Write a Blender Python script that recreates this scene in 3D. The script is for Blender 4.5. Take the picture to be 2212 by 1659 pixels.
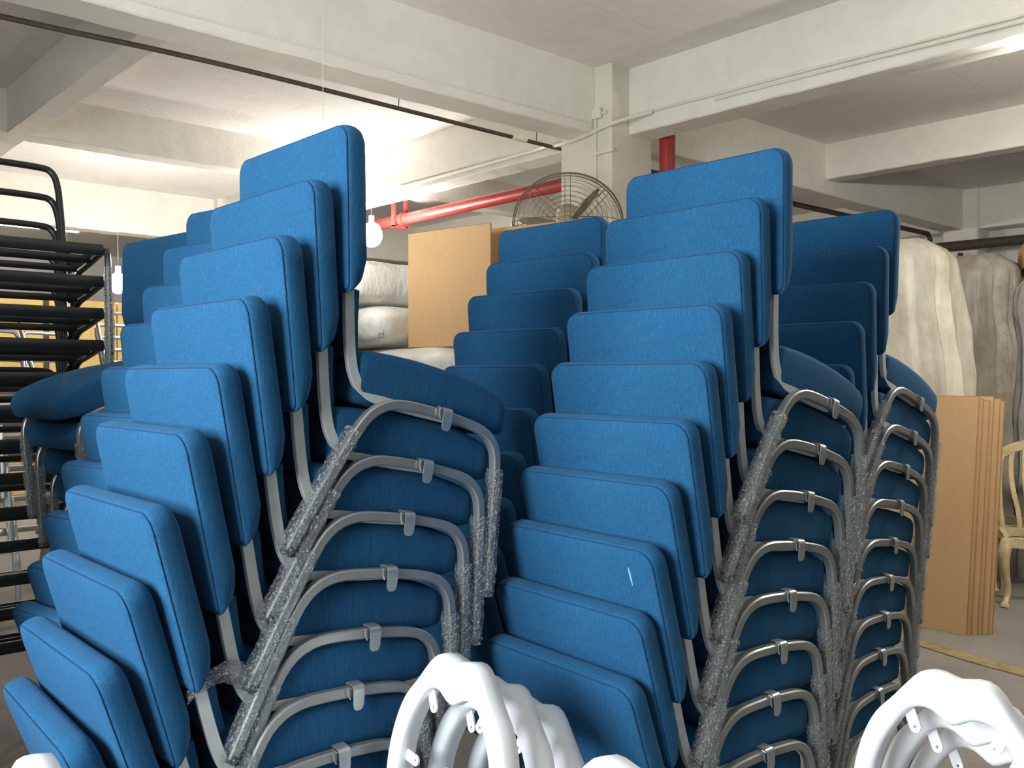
import bpy, math, random
from mathutils import Vector, Matrix, noise as mnoise

# ---------------------------------------------------------------- clear
for o in list(bpy.data.objects): bpy.data.objects.remove(o, do_unlink=True)
scn = bpy.context.scene
COL = scn.collection
R = math.radians

# ---------------------------------------------------------------- camera
EYE = 1.485
cd = bpy.data.cameras.new('camera'); cam = bpy.data.objects.new('camera', cd); COL.objects.link(cam)
cd.sensor_fit = 'HORIZONTAL'; cd.sensor_width = 36.0
cd.lens = 1978.5 / 2212.0 * 36.0
cd.clip_start = 0.05; cd.clip_end = 100
cam.location = (0, 0, EYE)
cam.rotation_euler = (R(90 - 0.487), 0, R(47.9 - 90))
scn.camera = cam

# ---------------------------------------------------------------- world, light, exposure
w = bpy.data.worlds.new('world'); scn.world = w; w.use_nodes = True
w.node_tree.nodes['Background'].inputs[0].default_value = (0.75, 0.86, 1.0, 1)
w.node_tree.nodes['Background'].inputs[1].default_value = 0.6

def area(name, loc, rot, sx, sy, power, col):
    l = bpy.data.lights.new(name, 'AREA'); l.shape = 'RECTANGLE'; l.size = sx; l.size_y = sy
    l.energy = power; l.color = col
    o = bpy.data.objects.new(name, l); COL.objects.link(o); o.location = loc; o.rotation_euler = rot
    return o
# daylight coming in through the windows of the left wall (X = -1.7)
area('window_daylight', (-1.85, 1.30, 2.0), (0, R(-90), 0), 1.5, 1.9, 105, (0.92, 0.97, 1.0))

vs = scn.view_settings
vs.view_transform = 'Standard'
try: vs.look = 'None'
except Exception: pass
vs.gamma = 1.0; vs.exposure = 1.1; vs.use_curve_mapping = False

# ---------------------------------------------------------------- materials
def nodes(name):
    m = bpy.data.materials.new(name); m.use_nodes = True
    nt = m.node_tree; b = nt.nodes['Principled BSDF']
    return m, nt, b
def N(nt, t, **kw):
    n = nt.nodes.new(t)
    for k, v in kw.items(): setattr(n, k, v)
    return n
def coords(nt, scale=(1, 1, 1), kind='Object'):
    tc = N(nt, 'ShaderNodeTexCoord'); mp = N(nt, 'ShaderNodeMapping')
    mp.inputs['Scale'].default_value = scale
    nt.links.new(tc.outputs[kind], mp.inputs['Vector']); return mp.outputs['Vector']
def noise(nt, vec, scale, detail=3, rough=.55):
    n = N(nt, 'ShaderNodeTexNoise'); n.inputs['Scale'].default_value = scale
    n.inputs['Detail'].default_value = detail; n.inputs['Roughness'].default_value = rough
    nt.links.new(vec, n.inputs['Vector']); return n.outputs['Fac']
def ramp(nt, fac, stops):
    r = N(nt, 'ShaderNodeValToRGB'); e = r.color_ramp.elements
    while len(e) < len(stops): e.new(0.5)
    for i, (p, c) in enumerate(stops): e[i].position = p; e[i].color = (*c, 1)
    nt.links.new(fac, r.inputs['Fac']); return r.outputs['Color']
def mulc(nt, a, b, fac=1.0):
    m = N(nt, 'ShaderNodeMix', data_type='RGBA', blend_type='MULTIPLY'); m.inputs[0].default_value = fac
    nt.links.new(a, m.inputs[6]); nt.links.new(b, m.inputs[7]); return m.outputs[2]
def bump(nt, b, h, strength=.2, dist=.01):
    n = N(nt, 'ShaderNodeBump'); n.inputs['Strength'].default_value = strength; n.inputs['Distance'].default_value = dist
    nt.links.new(h, n.inputs['Height']); nt.links.new(n.outputs['Normal'], b.inputs['Normal'])
def plain(name, col, rough=.5, metal=0., var=.12, scale=8, bstr=0, bscale=60, spec=.5):
    m, nt, b = nodes(name); v = coords(nt)
    f = noise(nt, v, scale, 4)
    lo = tuple(c * (1 - var) for c in col); hi = tuple(min(1, c * (1 + var)) for c in col)
    nt.links.new(ramp(nt, f, [(.3, lo), (.7, hi)]), b.inputs['Base Color'])
    b.inputs['Roughness'].default_value = rough; b.inputs['Metallic'].default_value = metal
    b.inputs['Specular IOR Level'].default_value = spec
    if bstr: bump(nt, b, noise(nt, v, bscale, 3), bstr)
    return m

def fabric(name, c1, c2):
    m, nt, b = nodes(name)
    v1 = coords(nt, (1, 1, .045)); slub = noise(nt, v1, 420, 2, .6)
    v2 = coords(nt, (1, .05, 1)); weft = noise(nt, v2, 320, 2, .6)
    v3 = coords(nt); grain = noise(nt, v3, 520, 2, .7); big = noise(nt, v3, 5, 3)
    base = ramp(nt, slub, [(.3, c1), (.72, c2)])
    base = mulc(nt, base, ramp(nt, weft, [(.3, (.88, .90, .91)), (.6, (1, 1, 1))]))
    base = mulc(nt, base, ramp(nt, grain, [(.33, (.62, .65, .68)), (.52, (1, 1, 1))]))
    base = mulc(nt, base, ramp(nt, big, [(.3, (.9, .92, .94)), (.7, (1.0, 1.0, 1.0))]))
    oi = N(nt, 'ShaderNodeObjectInfo'); rnd = ramp(nt, oi.outputs['Random'], [(0, (.93, .94, .95)), (1, (1, 1, 1))])
    base = mulc(nt, base, rnd)
    nt.links.new(base, b.inputs['Base Color'])
    b.inputs['Roughness'].default_value = .92; b.inputs['Specular IOR Level'].default_value = .15
    b.inputs['Sheen Weight'].default_value = .08; b.inputs['Sheen Roughness'].default_value = .5
    b.inputs['Sheen Tint'].default_value = (.45, .7, 1, 1)
    bump(nt, b, grain, .25, .002)
    return m

def paint(name, col, stain=.5, boards=False):
    m, nt, b = nodes(name); v = coords(nt)
    a = noise(nt, v, 1.3, 5, .6); c = noise(nt, v, 9, 4, .65); s = noise(nt, v, 3.7, 6, .75)
    base = ramp(nt, a, [(.25, tuple(x * .90 for x in col)), (.75, col)])
    base = mulc(nt, base, ramp(nt, c, [(.3, (.94, .94, .93)), (.6, (1, 1, 1))]))
    base = mulc(nt, base, ramp(nt, s, [(.24, (.6, .58, .54)), (.31, (1, 1, 1))]), stain)
    if boards:      # faint joints left by the shuttering boards
        br = N(nt, 'ShaderNodeTexBrick'); br.inputs['Scale'].default_value = 1.0; br.inputs['Brick Width'].default_value = 1.83
        br.inputs['Row Height'].default_value = .91; br.inputs['Mortar Size'].default_value = .006; br.inputs['Mortar Smooth'].default_value = .6
        br.inputs['Color1'].default_value = br.inputs['Color2'].default_value = (1, 1, 1, 1); br.inputs['Mortar'].default_value = (.86, .85, .83, 1)
        nt.links.new(v, br.inputs['Vector']); base = mulc(nt, base, br.outputs['Color'], .8)
    nt.links.new(base, b.inputs['Base Color']); b.inputs['Roughness'].default_value = .85
    b.inputs['Specular IOR Level'].default_value = .25
    bump(nt, b, noise(nt, v, 22, 5, .7), .35, .012)
    return m

def bubble(name):
    m, nt, b = nodes(name); v = coords(nt)
    vo = N(nt, 'ShaderNodeTexVoronoi'); vo.inputs['Scale'].default_value = 120
    nt.links.new(v, vo.inputs['Vector'])
    n2 = noise(nt, v, 210, 3, .75)
    bn = N(nt, 'ShaderNodeBump'); bn.inputs['Strength'].default_value = 1.0; bn.inputs['Distance'].default_value = .012
    b.inputs['Coat Weight'].default_value = 1.0; b.inputs['Coat Roughness'].default_value = .03; nt.links.new(bn.outputs['Normal'], b.inputs['Coat Normal'])
    ad = N(nt, 'ShaderNodeMath', operation='ADD'); nt.links.new(vo.outputs['Distance'], ad.inputs[0]); nt.links.new(n2, ad.inputs[1])
    nt.links.new(ad.outputs[0], bn.inputs['Height'])
    b.inputs['Base Color'].default_value = (.74, .78, .78, 1); b.inputs['Roughness'].default_value = .1
    b.inputs['Specular IOR Level'].default_value = .9
    nt.links.new(bn.outputs['Normal'], b.inputs['Normal'])
    tr = N(nt, 'ShaderNodeBsdfTransparent'); tr.inputs[0].default_value = (.93, .95, .95, 1)
    fac = ramp(nt, n2, [(.36, (.10, .10, .10)), (.54, (.22, .22, .22)), (.60, (.9, .9, .9))])  # opaque white crease specks also stand in for the film's glints
    mx = N(nt, 'ShaderNodeMixShader'); nt.links.new(fac, mx.inputs[0])
    nt.links.new(tr.outputs[0], mx.inputs[1]); nt.links.new(b.outputs[0], mx.inputs[2])
    nt.links.new(mx.outputs[0], nt.nodes['Material Output'].inputs['Surface'])
    return m

def emit(name, col, s):
    m, nt, b = nodes(name)
    b.inputs['Base Color'].default_value = (1, 1, 1, 1); b.inputs['Emission Color'].default_value = (*col, 1)
    b.inputs['Emission Strength'].default_value = s; return m

def drape_mat(name, col, dirt):
    m, nt, b = nodes(name); v = coords(nt, (1, 1, .35)); v2 = coords(nt)
    base = ramp(nt, noise(nt, v, 7, 5, .65), [(.3, tuple(c * .72 for c in col)), (.65, col)])
    base = mulc(nt, base, ramp(nt, noise(nt, v2, 2.2, 5, .7), [(.35, dirt), (.55, (1, 1, 1))]))
    nt.links.new(base, b.inputs['Base Color']); b.inputs['Roughness'].default_value = .45
    bump(nt, b, noise(nt, v, 16, 4, .6), .5, .03)
    return m

def concrete(name):
    m, nt, b = nodes(name); v = coords(nt)
    base = ramp(nt, noise(nt, v, 1.1, 6, .65), [(.3, (.14, .13, .112)), (.7, (.25, .235, .205))])
    base = mulc(nt, base, ramp(nt, noise(nt, v, 45, 4, .7), [(.3, (.8, .8, .8)), (.6, (1, 1, 1))]))
    nt.links.new(base, b.inputs['Base Color']); b.inputs['Roughness'].default_value = .75
    bump(nt, b, noise(nt, v, 60, 3), .15, .004)
    return m

def board(name, col):
    m, nt, b = nodes(name); v = coords(nt, (1, 1, .12)); v2 = coords(nt)
    base = ramp(nt, noise(nt, v, 90, 2), [(.3, tuple(c * .95 for c in col)), (.7, col)])
    base = mulc(nt, base, ramp(nt, noise(nt, v2, 2.5, 5, .7), [(.2, (.9, .88, .85)), (.42, (1, 1, 1))]))
    nt.links.new(base, b.inputs['Base Color']); b.inputs['Roughness'].default_value = .9
    b.inputs['Specular IOR Level'].default_value = .2
    return m

M = {}
M['fabric'] = fabric('blue_linen_fabric', (.0155, .092, .206), (.0245, .136, .278))
M['seam'] = plain('dark_blue_seam', (.010, .045, .12), .95, var=.2, scale=300)
M['steel'] = plain('grey_painted_steel', (.36, .37, .36), .36, .6, .06, 30)
M['bar'] = plain('light_grey_steel_bar', (.62, .65, .64), .5, .1, .06, 40)
M['clip'] = plain('galvanised_clip', (.48, .5, .5), .32, .7, .08, 60)
M['wrap'] = bubble('bubble_wrap')
M['rubber'] = plain('black_rubber', (.015, .015, .014), .7, var=.2)
M['black'] = plain('black_powder_coat', (.012, .013, .012), .33, .0, .2, 40, spec=.6)
M['silver'] = plain('bare_silver_steel', (.5, .5, .5), .3, .8, .15, 20)
M['white_gloss'] = plain('white_primed_resin', (.86, .88, .9), .5, 0, .03, 6, .05, 40)
M['paint'] = paint('whitewashed_concrete', (.84, .82, .73))
M['ceilpaint'] = paint('whitewashed_ceiling', (.86, .83, .78), .6, True)
M['cream'] = paint('cream_painted_column', (.78, .75, .63), .3)
M['wall'] = paint('off_white_wall', (.74, .74, .72))
M['dim_wall'] = paint('grey_wall', (.17, .175, .175))  # unseen walls, darkened to cut bounced light
M['floor'] = concrete('concrete_floor')
M['yellow_line'] = plain('worn_yellow_paint', (.26, .195, .085), .8, var=.4, scale=14)
M['red'] = plain('red_pipe_paint', (.36, .035, .028), .3, 0, .1, 12)
M['rust'] = plain('rusty_brown_steel', (.075, .06, .042), .7, .2, .3, 25, .3, 80)
M['conduit'] = plain('cream_plastic_conduit', (.74, .71, .60), .5, 0, .05, 10)
M['card'] = board('brown_cardboard', (.60, .39, .20))
M['card_edge'] = plain('cardboard_edge', (.30, .18, .085), .95, var=.3, scale=120, bstr=.5, bscale=200)
M['sack'] = drape_mat('white_foam_bag', (.88, .88, .82), (.86, .86, .84))
M['sheet_cream'] = drape_mat('cream_dust_sheet', (.66, .62, .50), (.80, .76, .68))
M['sheet_grey'] = drape_mat('dusty_grey_plastic', (.36, .335, .27), (.62, .55, .46))
M['sheet_pale'] = drape_mat('pale_plastic_film', (.42, .42, .37), (.66, .62, .54))
M['wood'] = plain('raw_pale_wood', (.55, .43, .25), .6, 0, .2, 14, .3, 50)
M['fan_wire'] = plain('dull_fan_wire', (.16, .135, .085), .5, .5, .2, 30)
M['fan_blade'] = plain('dusty_fan_blade', (.17, .16, .115), .6, .1, .35, 18, .2, 60)
M['fan_hub'] = plain('beige_fan_hub', (.45, .39, .27), .5, 0, .15, 20)
M['yellow'] = plain('yellow_board', (.72, .52, .17), .7, 0, .1, 3)
M['lamp'] = emit('lit_globe', (1.0, .925, .885), 185)
M['lamp2'] = emit('lit_globe_far', (1.0, .94, .90), 120)
M['fill_lamp'] = emit('added_fill_globe', (1.0, .92, .84), 60)  # glow of the added fill lamp
M['tube'] = emit('lit_tube', (1.0, .95, .88), 210)
M['tube2'] = emit('lit_tube_far', (1.0, .95, .88), 150)
M['socket'] = plain('lamp_socket', (.5, .5, .48), .5)
M['pencil'] = plain('pencil_mark', (.16, .16, .16), .9)
M['chalk'] = plain('chalk_blue', (.16, .42, .62), .9)
M['metal_white'] = plain('white_steel_batten', (.8, .8, .78), .4)

# ---------------------------------------------------------------- mesh helpers
class MB:
    def __init__(s): s.v = []; s.f = []; s.sm = True
    def ring(s, pts):
        i = len(s.v); s.v += [tuple(p) for p in pts]; return list(range(i, i + len(pts)))
    def bridge(s, a, b, closed=True):
        n = len(a)
        for i in range(n if closed else n - 1):
            j = (i + 1) % n; s.f.append((a[i], a[j], b[j], b[i]))
    def cap(s, a, flip=False): s.f.append(tuple(reversed(a)) if flip else tuple(a))
    def fan(s, a, p, flip=False):
        i = len(s.v); s.v.append(tuple(p)); n = len(a)
        for k in range(n):
            j = (k + 1) % n
            s.f.append((a[j], a[k], i) if flip else (a[k], a[j], i))
    def box(s, x0, x1, y0, y1, z0, z1):
        i = len(s.v)
        s.v += [(x0, y0, z0), (x1, y0, z0), (x1, y1, z0), (x0, y1, z0), (x0, y0, z1), (x1, y0, z1), (x1, y1, z1), (x0, y1, z1)]
        for q in ((3, 2, 1, 0), (4, 5, 6, 7), (0, 1, 5, 4), (1, 2, 6, 5), (2, 3, 7, 6), (3, 0, 4, 7)):
            s.f.append(tuple(i + k for k in q))
    def sweep(s, path, sec, up=(0, 1, 0), cap=True, closed=False):
        """path: points; sec: 2D section (a along side axis, b along normal) or function(i) -> section; up: fixed side axis"""
        P = [Vector(p) for p in path]; n = len(P); rings = []
        U = Vector(up).normalized()
        for i in range(n):
            if closed: t = P[(i + 1) % n] - P[i - 1]
            else: t = P[min(i + 1, n - 1)] - P[max(i - 1, 0)]
            t.normalize()
            side = (U - t * U.dot(t))
            if side.length < 1e-4: side = t.orthogonal()
            side.normalize(); nn = t.cross(side)
            sc = sec(i) if callable(sec) else sec
            rings.append(s.ring([P[i] + side * a + nn * b for a, b in sc]))
        for i in range(n - 1): s.bridge(rings[i], rings[i + 1])
        if closed: s.bridge(rings[-1], rings[0])
        elif cap: s.cap(rings[0], True); s.cap(rings[-1])
        return rings
    def tube(s, path, r, n=8, cap=True, closed=False):
        """round tube with parallel transport"""
        P = [Vector(p) for p in path]; m = len(P); rings = []; side = None
        for i in range(m):
            if closed: t = P[(i + 1) % m] - P[i - 1]
            else: t = P[min(i + 1, m - 1)] - P[max(i - 1, 0)]
            t.normalize()
            if side is None: side = t.orthogonal().normalized()
            side = (side - t * side.dot(t)).normalized(); nn = t.cross(side)
            rr = r(i) if callable(r) else r
            rings.append(s.ring([P[i] + side * (rr * math.cos(2 * math.pi * k / n)) + nn * (rr * math.sin(2 * math.pi * k / n)) for k in range(n)]))
        for i in range(m - 1): s.bridge(rings[i], rings[i + 1])
        if closed: s.bridge(rings[-1], rings[0])
        elif cap: s.cap(rings[0], True); s.cap(rings[-1])
        return rings
    def xf(s, mat):
        s.v = [tuple(mat @ Vector(p)) for p in s.v]; return s
    def mesh(s, name, mat, smooth=True, angle=40):
        me = bpy.data.meshes.new(name); me.from_pydata(s.v, [], s.f); me.update()
        import bmesh
        bm = bmesh.new(); bm.from_mesh(me); bmesh.ops.recalc_face_normals(bm, faces=bm.faces)
        if smooth:
            for f in bm.faces: f.smooth = True
            for e in bm.edges:
                if len(e.link_faces) == 2 and e.calc_face_angle(0) > R(angle): e.smooth = False
        bm.to_mesh(me); bm.free()
        me.materials.append(mat); return me

def obj(name, me, parent=None, loc=None, rot=None):
    o = bpy.data.objects.new(name, me); COL.objects.link(o)
    if parent is not None: o.parent = parent
    if loc is not None: o.location = loc
    if rot is not None: o.rotation_euler = rot
    return o
def tag(o, label=None, cat=None, group=None, kind=None):
    if label: o['label'] = label
    if cat: o['category'] = cat
    if group: o['group'] = group
    if kind: o['kind'] = kind
    return o
def empty(name, loc=(0, 0, 0), rot=(0, 0, 0)):
    o = bpy.data.objects.new(name, None); COL.objects.link(o); o.location = loc; o.rotation_euler = rot
    o.empty_display_size = .1; return o
def circ(r, n=10): return [(r * math.cos(2 * math.pi * k / n), r * math.sin(2 * math.pi * k / n)) for k in range(n)]
def rsec(a, b, c):
    """rounded rectangle section: half sizes a, b, chamfer c"""
    return [(a - c, -b), (a, -b + c), (a, b - c), (a - c, b), (-a + c, b), (-a, b - c), (-a, -b + c), (-a + c, -b)]
def smoothpath(pts, it=2):
    P = [Vector(p) for p in pts]
    for _ in range(it):
        Q = [P[0]]
        for i in range(len(P) - 1):
            Q += [P[i] * .75 + P[i + 1] * .25, P[i] * .25 + P[i + 1] * .75]
        Q.append(P[-1]); P = Q
    return P
def struct(name, b, mat, label, cat=None, smooth=False):
    o = obj(name, b.mesh(name, mat, smooth)); tag(o, label, cat, None, 'structure'); return o
def boxobj(name, x0, x1, y0, y1, z0, z1, mat, parent=None):
    """box whose object origin is its own base centre"""
    b = MB(); cx, cy = (x0 + x1) / 2, (y0 + y1) / 2
    b.box(x0 - cx, x1 - cx, y0 - cy, y1 - cy, 0, z1 - z0)
    return obj(name, b.mesh(name, mat, False), parent, (cx, cy, z0))

# ================================================================ THE ROOM
X0, X1, Y0, Y1 = -1.7, 14.0, -3.6, 17.0
ZC = 3.635
b = MB(); b.box(X0 - .2, X1 + .2, Y0 - .2, Y1 + .2, -.2, 0); struct('floor', b, M['floor'], 'worn grey brown concrete warehouse floor')
b = MB(); b.box(X0 - .2, X1 + .2, Y0 - .2, Y1 + .2, ZC, ZC + .2); struct('ceiling', b, M['ceilpaint'], 'whitewashed concrete slab ceiling between beams')
def wall_with_opening(name, axis, pos, a0, a1, oa0, oa1, oz0, oz1, label):
    b = MB()
    def bx(p0, p1, z0, z1):
        if axis == 'x': b.box(pos - .2, pos, p0, p1, z0, z1)
        else: b.box(p0, p1, pos - .2, pos, z0, z1)
    bx(a0, oa0, 0, ZC); bx(oa1, a1, 0, ZC); bx(oa0, oa1, 0, oz0); bx(oa0, oa1, oz1, ZC)
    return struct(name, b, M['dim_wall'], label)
wall_with_opening('wall_left', 'x', X0, Y0, Y1, 0.3, 2.3, 1.2, 2.8, 'darkened grey side wall with a long window')
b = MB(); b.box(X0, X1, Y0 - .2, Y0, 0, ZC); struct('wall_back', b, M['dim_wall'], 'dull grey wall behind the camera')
b = MB(); b.box(X1, X1 + .2, Y0, Y1, 0, ZC); struct('wall_right', b, M['wall'], 'off-white far right wall')
b = MB(); b.box(X0, X1, Y1, Y1 + .2, 0, ZC); struct('wall_far', b, M['wall'], 'off-white far wall of the warehouse')
# window frames
def window(name, axis, pos, a0, a1, z0, z1, n):
    b = MB()
    def bx(p0, p1, q0, q1):
        if axis == 'x': b.box(pos - .14, pos - .08, p0, p1, q0, q1)
        else: b.box(p0, p1, pos - .14, pos - .08, q0, q1)
    for i in range(n + 1):
        c = a0 + (a1 - a0) * i / n; bx(max(a0, c - .025), min(a1, c + .025), z0, z1)
    bx(a0, a1, z0, z0 + .05); bx(a0, a1, z1 - .05, z1); bx(a0, a1, (z0 + z1) / 2 - .02, (z0 + z1) / 2 + .02)
    struct(name, b, M['metal_white'], 'steel framed window in the wall')
window('window_1', 'x', X0, 0.3, 2.3, 1.2, 2.8, 2)

# concrete beams: (x0,x1,y0,y1,bottom)
def beam(x0, x1, y0, y1, z0, label):
    """concrete beam with slightly uneven lower arrises"""
    b = MB(); along_x = (x1 - x0) > (y1 - y0)
    n = int(max(x1 - x0, y1 - y0) / .11); rings = []
    rnd = random.Random(int((x0 * 13 + y0 * 7) * 100))
    for i in range(n + 1):
        t = i / n; j = [rnd.uniform(-.0035, .0035) for _ in range(4)]
        if along_x:
            x = x0 + (x1 - x0) * t; p = [(x, y0, ZC + .02), (x, y0 + j[0] * .6, z0 + .008 + j[1]), (x, y0 + .008, z0 + j[1]), (x, y1 - .008, z0 + j[2]), (x, y1 + j[3] * .6, z0 + .008 + j[2]), (x, y1, ZC + .02)]
        else:
            y = y0 + (y1 - y0) * t; p = [(x0, y, ZC + .02), (x0 + j[0] * .6, y, z0 + .008 + j[1]), (x0 + .008, y, z0 + j[1]), (x1 - .008, y, z0 + j[2]), (x1 + j[3] * .6, y, z0 + .008 + j[2]), (x1, y, ZC + .02)]
        rings.append(b.ring(p))
    for i in range(n): b.bridge(rings[i], rings[i + 1])
    b.cap(rings[0], True); b.cap(rings[-1])
    o = struct('ceiling_beam', b, M['paint'], label, 'beam', False)
    return o
ZB, ZS = 3.175, 3.31
beam(X0, X1, 4.365, 4.615, ZB, 'deep white concrete beam crossing overhead from upper left to the column')
beam(4.92, 5.15, Y0, 10.75, ZB, 'deep white concrete beam running from the column to upper right')
beam(X0, X1, 10.72, 10.97, 3.12, 'deep white beam far back at left behind the black frames')
beam(1.80, 1.97, 4.6, 10.75, ZS, 'shallower cross beam at the upper left corner')
beam(X0, 4.93, 7.63, 7.84, ZS, 'shallower beam spanning behind the front left chair stack')
beam(7.87, 8.06, Y0, 4.38, ZS, 'shallower beam in the right bay behind the stacks')
beam(5.14, X1, 7.63, 7.84, ZS, 'shallower beam behind the column in the rear bay')
beam(11.0, 11.25, Y0, 10.75, ZB, 'deep beam along the far right wall')
beam(-1.45, -1.2, Y0, 10.75, ZB, 'deep beam left of the camera')
beam(7.87, 8.06, 4.6, 10.75, ZS, 'shallower cross beam in the bay behind the column')
# small downstand at the top edge of the frame
b = MB(); b.box(2.28, 2.46, 3.9, 4.368, 3.545, ZC + .01)
struct('ceiling_bracket', b, M['paint'], 'small concrete block on the ceiling at the top edge')

def column(x0, x1, y0, y1, label, mat='cream'):
    b = MB(); c = .02
    rr = [(x0 + c, y0), (x1 - c, y0), (x1, y0 + c), (x1, y1 - c), (x1 - c, y1), (x0 + c, y1), (x0, y1 - c), (x0, y0 + c)]
    rings = [b.ring([(p[0], p[1], z) for p in rr]) for z in [i * ZC / 8 for i in range(9)]]
    for i in range(8): b.bridge(rings[i], rings[i + 1])
    b.cap(rings[0], True); b.cap(rings[-1])
    return struct('column', b, M[mat], label, 'column')
column(4.72, 5.18, 4.22, 4.71, 'square cream painted concrete column behind the fan')
column(10.95, 11.3, 4.2, 4.6, 'square white concrete column at far right', 'paint')
column(4.80, 5.2, 10.6, 11.05, 'square white concrete column far back behind the left stack', 'paint')
# far right partition with ledge
b = MB(); b.box(11.3, 11.42, Y0, 10.7, 0, ZC); struct('wall_partition', b, M['wall'], 'dull white partition wall at far right')

# floor line
b = MB()
pts0 = [(5.09, 2.243), (4.998, 1.935), (4.956, 1.671), (4.9, 1.2), (4.85, .2), (4.8, -1.5)]
pts1 = [(5.55, 5.4)] + pts0
pr = [b.ring([(x - .055, y, .002), (x + .055, y, .002), (x + .055, y, .0045), (x - .055, y, .0045)]) for x, y in pts1]
for i in range(len(pr) - 1): b.bridge(pr[i], pr[i + 1])
b.cap(pr[0], True); b.cap(pr[-1])
o = obj('floor_marking', b.mesh('floor_marking', M['yellow_line'], False)); tag(o, 'worn yellow painted line on the concrete floor at right', 'floor line', None, 'structure')

# ================================================================ PIPES, CABLES, LAMPS
def pipe(name, path, r, mat, label, cat, n=12, group=None):
    o0 = Vector(path[0]); b = MB(); b.tube([Vector(p) - o0 for p in path], r, n)
    o = obj(name, b.mesh(name, mat), None, o0); tag(o, label, cat, group); return o
# red fire pipe behind the column, with hangers
fp = pipe('fire_pipe', [(5.45, 4.6, 3.085), (5.45, 8.0, 3.085), (5.45, 12.0, 3.085)], .056, M['red'], 'red fire pipe hung under the ceiling left of the column', 'pipe', 16)
for yy in (7.75,):
    b = MB()
    for sx in (-.075, .075): b.box(sx - .012, sx + .012, yy - 4.6 - .022, yy - 4.6 + .022, -.075, ZC - 3.085)
    b.box(-.087, .087, yy - 4.6 - .022, yy - 4.6 + .022, -.085, -.06)
    o = obj('hanger', b.mesh('hanger', M['red'], False), fp)
b = MB(); b.tube([(0, 3.05, 0), (0, 3.12, 0)], .066, 16); obj('coupling', b.mesh('coupling', M['red']), fp)
rp = pipe('riser_pipe', [(5.26, 4.155, 0), (5.26, 4.155, ZC)], .0575, M['red'], 'red vertical riser pipe standing right of the column', 'pipe', 16)
b = MB(); b.tube([(0, 0, 2.6), (0, 0, 2.66)], .066, 16); obj('coupling', b.mesh('coupling', M['red']), rp)
# brown sagging pipe below the front beam
pp = [(-2.0, 4.86, 3.175), (1.1, 4.83, 3.175), (1.96, 4.77, 3.185), (3.0, 4.78, 3.18), (4.83, 4.83, 3.175), (6.5, 4.84, 3.175)]
o = pipe('ceiling_rod', smoothpath(pp, 2), .0145, M['rust'], 'thin brown steel pipe slung below the front beam', 'pipe', 8)
b = MB()
for x in (3.35, 4.55):
    b.tube([(x + 2.0, 0 - .085, 0), (x + 2.0 + .012, -.085, .18), (x + 2.0 + .03, -.085, .46)], .003, 5)
obj('wire_tie', b.mesh('wire_tie', M['rust']), o)
b = MB(); b.tube([(6.35, -.06, -.0), (6.47, -.057, -.0)], .024, 10); obj('joint', b.mesh('joint', M['conduit']), o)
# cable along the front beam
pipe('beam_cable', [(-2, 4.361, 3.236), (1.55, 4.361, 3.236), (2.87, 4.361, 3.238), (4.71, 4.361, 3.244)], .006, M['conduit'], 'thin cable clipped along the front beam face', 'cable', 6)
# conduits on the right beam
c2 = [(4.913, 4.2, 3.30), (4.913, 3.482, 3.292), (4.913, 2.953, 3.288), (4.913, 1.673, 3.268), (4.913, -1.0, 3.24)]
pipe('beam_conduit', c2, .011, M['conduit'], 'upper cream conduit along the right beam', 'conduit', 8)
c3 = [(4.913, 3.5, 3.26), (4.913, 2.6, 3.252), (4.913, 1.673, 3.236), (4.913, -1.0, 3.21)]
pipe('beam_conduit', c3, .010, M['conduit'], 'lower cream conduit along the right beam', 'conduit', 8)
c4 = [(4.90, 4.0, 3.285), (4.76, 4.16, 3.235), (4.695, 4.25, 3.20), (4.70, 4.5, 3.165), (4.72, 4.73, 3.16), (4.80, 4.9, 3.21), (4.875, 5.1, 3.225), (4.905, 6.0, 3.228), (4.905, 7.0, 3.225)]
pipe('loop_conduit', smoothpath(c4, 2), .014, M['conduit'], 'cream conduit sagging round the column between two beams', 'conduit', 8)
pipe('beam_conduit', [(4.912, 4.75, 3.262), (4.912, 7.0, 3.258), (4.912, 10.5, 3.25)], .010, M['conduit'], 'cream conduit along the beam left of the column', 'conduit', 8)
o = pipe('column_conduit', [(4.708, 4.345, 0.3), (4.708, 4.345, 3.27), (4.708, 4.30, 3.30), (4.708, 4.24, 3.30)], .010, M['conduit'], 'vertical cream conduit on the column face', 'conduit', 8)
b = MB(); b.box(-.006, .006, -.16, .03, 2.72, 2.745); obj('cable_bracket', b.mesh('cable_bracket', M['conduit'], False), o)
b = MB(); b.box(-.02, .0, -.06, .05, 2.97, 3.04); obj('junction_box', b.mesh('junction_box', M['conduit'], False), o)
# right wall pipe
o = pipe('wall_pipe', [(10.85, 4.75, 2.985), (10.85, -2.5, 2.93)], .055, M['rust'], 'grey brown pipe along the far right wall', 'pipe', 12)
pipe('corner_pipe', [(5.3, 4.9, 3.16), (8.0, 4.9, 3.2), (10.85, 4.72, 3.16), (10.86, 4.70, 3.1), (10.86, 4.70, 2.62), (10.86, 4.4, 2.6), (10.86, 4.35, 2.9)], .028, M['rust'], 'thin brown pipe bending down at the far right corner', 'pipe', 8)

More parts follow.
